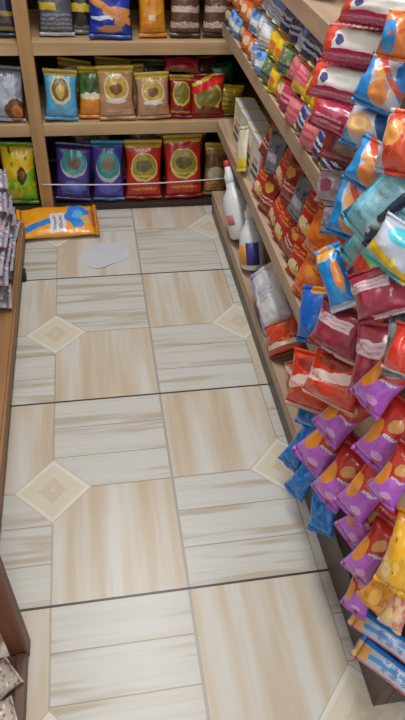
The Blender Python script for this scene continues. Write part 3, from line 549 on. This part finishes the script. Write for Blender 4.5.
('yelloworange','snack_packet','packet','orange-yellow bag directly above the pale blue sachets',(0.250,-0.235,0.341),(0.405,0.150,0.902),(-0.754,-0.503,0.422),0.052,0.087,0.040,'yellow bags at the lower right'),
('beige','snack_packet','packet','cream and pink packet at the right edge above the pale blue sachets',(0.245,-0.295,0.399),(0.310,0.294,0.904),(-0.754,-0.503,0.422),0.039,0.091,0.040,'yellow bags at the lower right'),
('bluesachet','sachet','sachet','long white and light blue sachet, upper of the two on the deck',(0.285,-0.170,0.162),(0.669,-0.743,0.013),(-0.352,-0.302,0.886),0.043,0.146,0.022,'pale blue sachets lying on the deck'),
('bluesachet','sachet','sachet','long white and light blue sachet with bright blue edge, lower of the two',(0.283,-0.216,0.135),(0.652,-0.758,0.007),(-0.306,-0.255,0.917),0.046,0.146,0.022,'pale blue sachets lying on the deck'),
('clear','snack_packet','packet','clear glossy packet with pale contents lying just behind the post of the near stand',(-0.403,-0.170,0.050),(0.773,0.630,-0.071),(0.249,-0.200,0.948),0.060,0.055,0.030,'packets inside the near rack'),
('clear','snack_packet','packet','clear glossy packet with pale contents lying at the bottom left corner of the photo',(-0.400,-0.229,0.055),(0.933,0.313,-0.179),(0.249,-0.200,0.948),0.060,0.050,0.030,'packets inside the near rack'),
('greenyellow','snack_packet','packet','green and yellow packet on the floor behind the post of the near stand',(-0.405,-0.067,0.032),(-0.041,0.882,0.469),(0.865,-0.204,0.458),0.072,0.106,0.040,'packets inside the near rack'),
('s_choc','sachet','sachet','dark brown sachet, first from the back corner, bottom row of third right shelf',(0.330,1.532,0.727),(0.217,0.044,0.975),(-0.932,-0.287,0.221),0.066,0.064,0.024,'small sachets on the third shelf'),
('s_blue','sachet','sachet','light blue sachet, second from the back corner, bottom row of third right shelf',(0.326,1.464,0.730),(0.244,-0.092,0.965),(-0.961,-0.161,0.227),0.066,0.064,0.024,'small sachets on the third shelf'),
('s_blue','sachet','sachet','light blue sachet, third from the back corner, bottom row of third right shelf',(0.333,1.403,0.726),(0.215,0.057,0.975),(-0.940,-0.259,0.222),0.066,0.064,0.024,'small sachets on the third shelf'),
('s_choc','sachet','sachet','dark brown sachet, fourth from the back corner, bottom row of third right shelf',(0.333,1.333,0.734),(0.277,-0.179,0.944),(-0.934,-0.282,0.221),0.066,0.064,0.024,'small sachets on the third shelf'),
('s_orange','sachet','sachet','orange sachet, fifth from the back corner, bottom row of third right shelf',(0.334,1.267,0.727),(0.187,0.108,0.976),(-0.905,-0.368,0.214),0.066,0.064,0.024,'small sachets on the third shelf'),
('s_orange','sachet','sachet','orange sachet, sixth from the back corner, bottom row of third right shelf',(0.331,1.202,0.728),(0.236,-0.043,0.971),(-0.964,-0.137,0.228),0.066,0.064,0.024,'small sachets on the third shelf'),
('s_whiteblue','sachet','sachet','white and blue sachet, seventh from the back corner, bottom row of third right shelf',(0.332,1.138,0.730),(0.184,0.181,0.966),(-0.946,-0.233,0.224),0.066,0.064,0.024,'small sachets on the third shelf'),
('s_blue','sachet','sachet','light blue sachet, eighth from the back corner, bottom row of third right shelf',(0.327,1.068,0.730),(0.167,0.177,0.970),(-0.920,-0.326,0.218),0.066,0.064,0.024,'small sachets on the third shelf'),
('s_green','sachet','sachet','dull green sachet, ninth from the back corner, bottom row of third right shelf',(0.328,1.009,0.729),(0.240,-0.041,0.970),(-0.942,-0.251,0.223),0.066,0.064,0.024,'small sachets on the third shelf'),
('s_yellow','sachet','sachet','yellow sachet, tenth from the back corner, bottom row of third right shelf',(0.331,0.942,0.727),(0.219,0.074,0.973),(-0.963,-0.142,0.228),0.066,0.064,0.024,'small sachets on the third shelf'),
('s_orange','sachet','sachet','orange sachet, eleventh from the back corner, bottom row of third right shelf',(0.334,0.879,0.732),(0.255,-0.128,0.959),(-0.952,-0.207,0.225),0.066,0.064,0.024,'small sachets on the third shelf'),
('s_crimson','sachet','sachet','crimson sachet, twelfth from the back corner, bottom row of third right shelf',(0.333,0.815,0.727),(0.209,0.086,0.974),(-0.946,-0.235,0.224),0.066,0.064,0.024,'small sachets on the third shelf'),
('s_pink','sachet','sachet','salmon pink sachet, thirteenth from the back corner, bottom row of third right shelf',(0.327,0.740,0.726),(0.215,0.057,0.975),(-0.940,-0.258,0.222),0.066,0.064,0.024,'small sachets on the third shelf'),
('s_navy','sachet','sachet','navy and white sachet, fourteenth from the back corner, bottom row of third right shelf',(0.327,0.675,0.733),(0.252,-0.185,0.950),(-0.963,-0.144,0.228),0.066,0.064,0.024,'small sachets on the third shelf'),
('s_pink','sachet','sachet','salmon pink sachet, fifteenth from the back corner, bottom row of third right shelf',(0.327,0.610,0.728),(0.205,0.104,0.973),(-0.948,-0.225,0.224),0.066,0.064,0.024,'small sachets on the third shelf'),
('s_navy','sachet','sachet','navy and white sachet, sixteenth from the back corner, bottom row of third right shelf',(0.330,0.546,0.730),(0.241,-0.085,0.967),(-0.964,-0.137,0.228),0.066,0.064,0.024,'small sachets on the third shelf'),
('s_navy','sachet','sachet','navy and white sachet, seventeenth from the back corner, bottom row of third right shelf',(0.327,0.477,0.734),(0.266,-0.177,0.948),(-0.948,-0.226,0.224),0.066,0.064,0.024,'small sachets on the third shelf'),
('s_orange','sachet','sachet','orange sachet, first from the back corner, middle row of third right shelf',(0.336,1.532,0.797),(0.188,0.187,0.964),(-0.953,-0.202,0.225),0.066,0.064,0.024,'small sachets on the third shelf'),
('s_orange','sachet','sachet','orange sachet, second from the back corner, middle row of third right shelf',(0.335,1.467,0.795),(0.237,-0.047,0.970),(-0.962,-0.154,0.227),0.066,0.064,0.024,'small sachets on the third shelf'),
('s_orange','sachet','sachet','orange sachet, third from the back corner, middle row of third right shelf',(0.341,1.402,0.798),(0.258,-0.151,0.954),(-0.953,-0.204,0.225),0.066,0.064,0.024,'small sachets on the third shelf'),
('s_orange','sachet','sachet','orange sachet, fourth from the back corner, middle row of third right shelf',(0.336,1.341,0.793),(0.211,0.087,0.974),(-0.950,-0.217,0.225),0.066,0.064,0.024,'small sachets on the third shelf'),
('s_orange','sachet','sachet','orange sachet, fifth from the back corner, middle row of third right shelf',(0.336,1.270,0.796),(0.248,-0.057,0.967),(-0.927,-0.304,0.219),0.066,0.064,0.024,'small sachets on the third shelf'),
('s_blue','sachet','sachet','light blue sachet, sixth from the back corner, middle row of third right shelf',(0.337,1.211,0.793),(0.219,0.038,0.975),(-0.933,-0.285,0.221),0.066,0.064,0.024,'small sachets on the third shelf'),
('s_white','sachet','sachet','white sachet, seventh from the back corner, middle row of third right shelf',(0.338,1.141,0.795),(0.241,-0.055,0.969),(-0.953,-0.205,0.225),0.066,0.064,0.024,'small sachets on the third shelf'),
('s_white','sachet','sachet','white sachet, eighth from the back corner, middle row of third right shelf',(0.334,1.076,0.792),(0.203,0.070,0.977),(-0.907,-0.364,0.214),0.066,0.064,0.024,'small sachets on the third shelf'),
('s_yellow','sachet','sachet','yellow sachet, ninth from the back corner, middle row of third right shelf',(0.338,1.004,0.796),(0.245,-0.067,0.967),(-0.947,-0.228,0.224),0.066,0.064,0.024,'small sachets on the third shelf'),
('s_yellow','sachet','sachet','yellow sachet, tenth from the back corner, middle row of third right shelf',(0.337,0.939,0.796),(0.246,-0.074,0.966),(-0.948,-0.227,0.224),0.066,0.064,0.024,'small sachets on the third shelf'),
('s_green','sachet','sachet','dull green sachet, eleventh from the back corner, middle row of third right shelf',(0.334,0.878,0.793),(0.207,0.094,0.974),(-0.946,-0.235,0.224),0.066,0.064,0.024,'small sachets on the third shelf'),
('s_pink','sachet','sachet','salmon pink sachet, twelfth from the back corner, middle row of third right shelf',(0.340,0.806,0.798),(0.266,-0.113,0.957),(-0.922,-0.320,0.218),0.066,0.064,0.024,'small sachets on the third shelf'),
('s_pinkyellow','sachet','sachet','pink and yellow sachet, thirteenth from the back corner, middle row of third right shelf',(0.335,0.745,0.796),(0.248,-0.059,0.967),(-0.929,-0.299,0.220),0.066,0.064,0.024,'small sachets on the third shelf'),
('s_yellow','sachet','sachet','yellow sachet, fourteenth from the back corner, middle row of third right shelf',(0.341,0.676,0.797),(0.250,-0.057,0.967),(-0.916,-0.337,0.217),0.066,0.064,0.024,'small sachets on the third shelf'),
('s_yellow','sachet','sachet','yellow sachet, fifteenth from the back corner, middle row of third right shelf',(0.338,0.616,0.799),(0.274,-0.138,0.952),(-0.921,-0.324,0.218),0.066,0.064,0.024,'small sachets on the third shelf'),
('s_blue','sachet','sachet','light blue sachet, sixteenth from the back corner, middle row of third right shelf',(0.340,0.541,0.797),(0.248,-0.122,0.961),(-0.961,-0.160,0.227),0.066,0.064,0.024,'small sachets on the third shelf'),
('s_silver','sachet','sachet','silvery mauve sachet, seventeenth from the back corner, middle row of third right shelf',(0.339,0.474,0.795),(0.236,-0.028,0.971),(-0.947,-0.229,0.224),0.066,0.064,0.024,'small sachets on the third shelf'),
('s_orange','sachet','sachet','orange sachet, first from the back corner, top row of third right shelf',(0.345,1.539,0.862),(0.246,-0.079,0.966),(-0.950,-0.217,0.225),0.066,0.064,0.024,'small sachets on the third shelf'),
('s_orange','sachet','sachet','orange sachet, second from the back corner, top row of third right shelf',(0.344,1.463,0.861),(0.232,-0.004,0.973),(-0.919,-0.330,0.217),0.066,0.064,0.024,'small sachets on the third shelf'),
('s_orange','sachet','sachet','orange sachet, third from the back corner, top row of third right shelf',(0.345,1.404,0.862),(0.181,0.188,0.965),(-0.945,-0.237,0.224),0.066,0.064,0.024,'small sachets on the third shelf'),
('s_orange','sachet','sachet','orange sachet, fourth from the back corner, top row of third right shelf',(0.345,1.331,0.860),(0.211,0.099,0.972),(-0.956,-0.184,0.226),0.066,0.064,0.024,'small sachets on the third shelf'),
('s_orange','sachet','sachet','orange sachet, fifth from the back corner, top row of third right shelf',(0.348,1.272,0.861),(0.206,0.142,0.968),(-0.962,-0.154,0.227),0.066,0.064,0.024,'small sachets on the third shelf'),
('s_orange','sachet','sachet','orange sachet, sixth from the back corner, top row of third right shelf',(0.343,1.200,0.859),(0.183,0.116,0.976),(-0.904,-0.370,0.214),0.066,0.064,0.024,'small sachets on the third shelf'),
('s_whiteblue','sachet','sachet','white and blue sachet, seventh from the back corner, top row of third right shelf',(0.348,1.135,0.866),(0.273,-0.167,0.947),(-0.937,-0.272,0.222),0.066,0.064,0.024,'small sachets on the third shelf'),
('s_whiteblue','sachet','sachet','white and blue sachet, eighth from the back corner, top row of third right shelf',(0.345,1.068,0.866),(0.284,-0.175,0.943),(-0.922,-0.320,0.218),0.066,0.064,0.024,'small sachets on the third shelf'),
('s_whiteblue','sachet','sachet','white and blue sachet, ninth from the back corner, top row of third right shelf',(0.348,1.002,0.865),(0.277,-0.134,0.951),(-0.911,-0.351,0.216),0.066,0.064,0.024,'small sachets on the third shelf'),
('s_navy','sachet','sachet','navy and white sachet, tenth from the back corner, top row of third right shelf',(0.347,0.941,0.864),(0.266,-0.099,0.959),(-0.907,-0.363,0.214),0.066,0.064,0.024,'small sachets on the third shelf'),
('s_navy','sachet','sachet','navy and white sachet, eleventh from the back corner, top row of third right shelf',(0.347,0.871,0.861),(0.212,0.122,0.970),(-0.964,-0.137,0.228),0.066,0.064,0.024,'small sachets on the third shelf'),
('s_whiteblue','sachet','sachet','white and blue sachet, twelfth from the back corner, top row of third right shelf',(0.346,0.803,0.865),(0.253,-0.173,0.952),(-0.962,-0.154,0.227),0.066,0.064,0.024,'small sachets on the third shelf'),
('s_navy','sachet','sachet','navy and white sachet, thirteenth from the back corner, top row of third right shelf',(0.345,0.744,0.863),(0.253,-0.061,0.966),(-0.906,-0.366,0.214),0.066,0.064,0.024,'small sachets on the third shelf'),
('s_navy','sachet','sachet','navy and white sachet, fourteenth from the back corner, top row of third right shelf',(0.347,0.681,0.866),(0.288,-0.160,0.944),(-0.905,-0.367,0.214),0.066,0.064,0.024,'small sachets on the third shelf'),
('s_navy','sachet','sachet','navy and white sachet, fifteenth from the back corner, top row of third right shelf',(0.347,0.605,0.860),(0.230,-0.001,0.973),(-0.942,-0.249,0.223),0.066,0.064,0.024,'small sachets on the third shelf'),
('s_whiteblue','sachet','sachet','white and blue sachet, sixteenth from the back corner, top row of third right shelf',(0.346,0.543,0.861),(0.242,-0.051,0.969),(-0.947,-0.230,0.224),0.066,0.064,0.024,'small sachets on the third shelf'),
('s_crimson','sachet','sachet','crimson sachet, seventeenth from the back corner, top row of third right shelf',(0.342,0.478,0.858),(0.195,0.087,0.977),(-0.901,-0.377,0.213),0.066,0.064,0.024,'small sachets on the third shelf'),
('redmix','snack_packet','packet','red packet with cream and yellow print, first from white cartons, lower row, right rack',(0.340,0.986,0.401),(0.235,-0.013,0.972),(-0.911,-0.352,0.215),0.080,0.115,0.030,'packets on the second shelf of the right rack'),
('redmix2','snack_packet','packet','dark red packet with pale lettering, second from white cartons, lower row, right rack',(0.340,0.907,0.397),(0.213,0.067,0.975),(-0.944,-0.244,0.223),0.080,0.115,0.030,'packets on the second shelf of the right rack'),
('redmix','snack_packet','packet','red packet with cream and yellow print, third from white cartons, lower row, right rack',(0.340,0.820,0.407),(0.258,-0.205,0.944),(-0.960,-0.162,0.227),0.080,0.115,0.030,'packets on the second shelf of the right rack'),
('redmix','snack_packet','packet','red packet with cream and yellow print, fourth from white cartons, lower row, right rack',(0.340,0.747,0.402),(0.245,-0.084,0.966),(-0.955,-0.193,0.226),0.080,0.115,0.030,'packets on the second shelf of the right rack'),
('redmix2','snack_packet','packet','dark red packet with pale lettering, fifth from white cartons, lower row, right rack',(0.340,0.670,0.408),(0.283,-0.214,0.935),(-0.937,-0.272,0.222),0.080,0.115,0.030,'packets on the second shelf of the right rack'),
('redmix','snack_packet','packet','red packet with cream and yellow print, sixth from white cartons, lower row, right rack',(0.340,0.582,0.398),(0.216,0.045,0.975),(-0.927,-0.304,0.219),0.080,0.115,0.030,'packets on the second shelf of the right rack'),
('orange','snack_packet','packet','bright orange packet, first after the red packets, lower row, right rack',(0.336,0.495,0.400),(0.229,0.003,0.973),(-0.941,-0.253,0.223),0.096,0.116,0.036,'packets on the second shelf of the right rack'),
('orange','snack_packet','packet','bright orange packet, second after the red packets, lower row, right rack',(0.336,0.403,0.400),(0.229,0.003,0.973),(-0.941,-0.253,0.223),0.096,0.116,0.036,'packets on the second shelf of the right rack'),
('orange','snack_packet','packet','bright orange packet, third after the red packets, lower row, right rack',(0.336,0.311,0.400),(0.229,0.003,0.973),(-0.941,-0.253,0.223),0.096,0.116,0.036,'packets on the second shelf of the right rack'),
('orange','snack_packet','packet','bright orange packet, fourth after the red packets, lower row, right rack',(0.336,0.219,0.400),(0.229,0.003,0.973),(-0.941,-0.253,0.223),0.096,0.116,0.036,'packets on the second shelf of the right rack'),
('redmix2','snack_packet','packet','dark red packet with pale lettering, first from white cartons, upper row, right rack',(0.346,0.989,0.525),(0.279,-0.162,0.947),(-0.924,-0.314,0.219),0.080,0.115,0.030,'packets on the second shelf of the right rack'),
('greyblue','snack_packet','packet','grey-blue packet among red ones, second from white cartons, upper row, right rack',(0.346,0.899,0.522),(0.161,0.214,0.964),(-0.931,-0.292,0.220),0.080,0.115,0.030,'packets on the second shelf of the right rack'),
('redmix','snack_packet','packet','red packet with cream and yellow print, third from white cartons, upper row, right rack',(0.346,0.826,0.524),(0.255,-0.174,0.951),(-0.960,-0.166,0.227),0.080,0.115,0.030,'packets on the second shelf of the right rack'),
('redmix2','snack_packet','packet','dark red packet with pale lettering, fourth from white cartons, upper row, right rack',(0.346,0.747,0.519),(0.212,0.111,0.971),(-0.962,-0.150,0.228),0.080,0.115,0.030,'packets on the second shelf of the right rack'),
('greyblue','snack_packet','packet','grey-blue packet among red ones, fifth from white cartons, upper row, right rack',(0.346,0.669,0.520),(0.243,-0.054,0.968),(-0.943,-0.246,0.223),0.080,0.115,0.030,'packets on the second shelf of the right rack'),
('redmix','snack_packet','packet','red packet with cream and yellow print, sixth from white cartons, upper row, right rack',(0.346,0.580,0.518),(0.225,0.018,0.974),(-0.930,-0.294,0.220),0.080,0.115,0.030,'packets on the second shelf of the right rack'),
('orange','snack_packet','packet','bright orange packet, first after the red packets, upper row, right rack',(0.342,0.495,0.519),(0.229,0.003,0.973),(-0.941,-0.253,0.223),0.096,0.116,0.036,'packets on the second shelf of the right rack'),
('orange','snack_packet','packet','bright orange packet, second after the red packets, upper row, right rack',(0.342,0.403,0.519),(0.229,0.003,0.973),(-0.941,-0.253,0.223),0.096,0.116,0.036,'packets on the second shelf of the right rack'),
('orange','snack_packet','packet','bright orange packet, third after the red packets, upper row, right rack',(0.342,0.311,0.519),(0.229,0.003,0.973),(-0.941,-0.253,0.223),0.096,0.116,0.036,'packets on the second shelf of the right rack'),
('orange','snack_packet','packet','bright orange packet, fourth after the red packets, upper row, right rack',(0.342,0.219,0.519),(0.229,0.003,0.973),(-0.941,-0.253,0.223),0.096,0.116,0.036,'packets on the second shelf of the right rack'),
('greyleft','snack_packet','packet','grey packet with red marks, layer one from the deck, pile one from the back',(-0.585,1.372,0.128),(0.991,-0.063,-0.119),(0.119,-0.003,0.993),0.128,0.165,0.036,'grey packets on the left rack'),
('greyleft','snack_packet','packet','grey packet with red marks, layer two from the deck, pile one from the back',(-0.595,1.372,0.171),(0.994,0.038,-0.104),(0.104,0.007,0.995),0.128,0.165,0.036,'grey packets on the left rack'),
('greyleft','snack_packet','packet','grey packet with red marks, layer three from the deck, pile one from the back',(-0.595,1.372,0.216),(0.988,0.087,-0.125),(0.127,-0.016,0.992),0.128,0.165,0.036,'grey packets on the left rack'),
('greyleft','snack_packet','packet','grey packet with red marks, layer four from the deck, pile one from the back',(-0.603,1.372,0.257),(0.996,0.047,-0.070),(0.070,-0.002,0.998),0.128,0.165,0.036,'grey packets on the left rack'),
('greyleft','snack_packet','packet','grey packet with red marks, layer five from the deck, pile one from the back',(-0.597,1.372,0.303),(0.989,0.122,-0.080),(0.085,-0.042,0.995),0.128,0.165,0.036,'grey packets on the left rack'),
('greyleft','snack_packet','packet','grey packet with red marks, layer one from the deck, pile two from the back',(-0.590,1.235,0.130),(0.995,0.016,-0.103),(0.104,-0.027,0.994),0.128,0.165,0.036,'grey packets on the left rack'),
('greyleft','snack_packet','packet','grey packet with red marks, layer two from the deck, pile two from the back',(-0.602,1.235,0.171),(0.990,0.088,-0.106),(0.106,0.005,0.994),0.128,0.165,0.036,'grey packets on the left rack'),
('greyleft','snack_packet','packet','grey packet with red marks, layer three from the deck, pile two from the back',(-0.600,1.235,0.217),(0.997,0.032,-0.069),(0.067,0.051,0.996),0.128,0.165,0.036,'grey packets on the left rack'),
('greyleft','snack_packet','packet','grey packet with red marks, layer four from the deck, pile two from the back',(-0.593,1.235,0.260),(0.991,-0.065,-0.114),(0.117,0.045,0.992),0.128,0.165,0.036,'grey packets on the left rack'),
('greyleft','snack_packet','packet','grey packet with red marks, layer five from the deck, pile two from the back',(-0.590,1.235,0.301),(0.984,0.111,-0.136),(0.137,0.006,0.991),0.128,0.165,0.036,'grey packets on the left rack'),
('greyleft','snack_packet','packet','grey packet with red marks, layer one from the deck, pile three from the back',(-0.595,1.098,0.130),(0.993,0.079,-0.083),(0.080,0.044,0.996),0.128,0.165,0.036,'grey packets on the left rack'),
('greyleft','snack_packet','packet','grey packet with red marks, layer two from the deck, pile three from the back',(-0.581,1.098,0.171),(0.995,0.019,-0.095),(0.095,0.007,0.995),0.128,0.165,0.036,'grey packets on the left rack'),
('greyleft','snack_packet','packet','grey packet with red marks, layer three from the deck, pile three from the back',(-0.582,1.098,0.216),(0.993,-0.020,-0.117),(0.116,-0.035,0.993),0.128,0.165,0.036,'grey packets on the left rack'),
('greyleft','snack_packet','packet','grey packet with red marks, layer four from the deck, pile three from the back',(-0.583,1.098,0.257),(0.997,-0.004,-0.074),(0.074,-0.000,0.997),0.128,0.165,0.036,'grey packets on the left rack'),
('greyleft','snack_packet','packet','grey packet with red marks, layer one from the deck, pile four from the back',(-0.587,0.961,0.128),(0.987,0.085,-0.138),(0.138,0.009,0.990),0.128,0.165,0.036,'grey packets on the left rack'),
('greyleft','snack_packet','packet','grey packet with red marks, layer two from the deck, pile four from the back',(-0.601,0.961,0.173),(0.993,0.008,-0.121),(0.122,-0.036,0.992),0.128,0.165,0.036,'grey packets on the left rack'),
('greyleft','snack_packet','packet','grey packet with red marks, layer three from the deck, pile four from the back',(-0.582,0.961,0.214),(0.989,0.067,-0.130),(0.130,0.004,0.992),0.128,0.165,0.036,'grey packets on the left rack'),
('greyleft','snack_packet','packet','grey packet with red marks, layer four from the deck, pile four from the back',(-0.588,0.961,0.257),(0.991,0.019,-0.130),(0.130,0.010,0.991),0.128,0.165,0.036,'grey packets on the left rack')
]
for row in PACKETS: packet(*row)
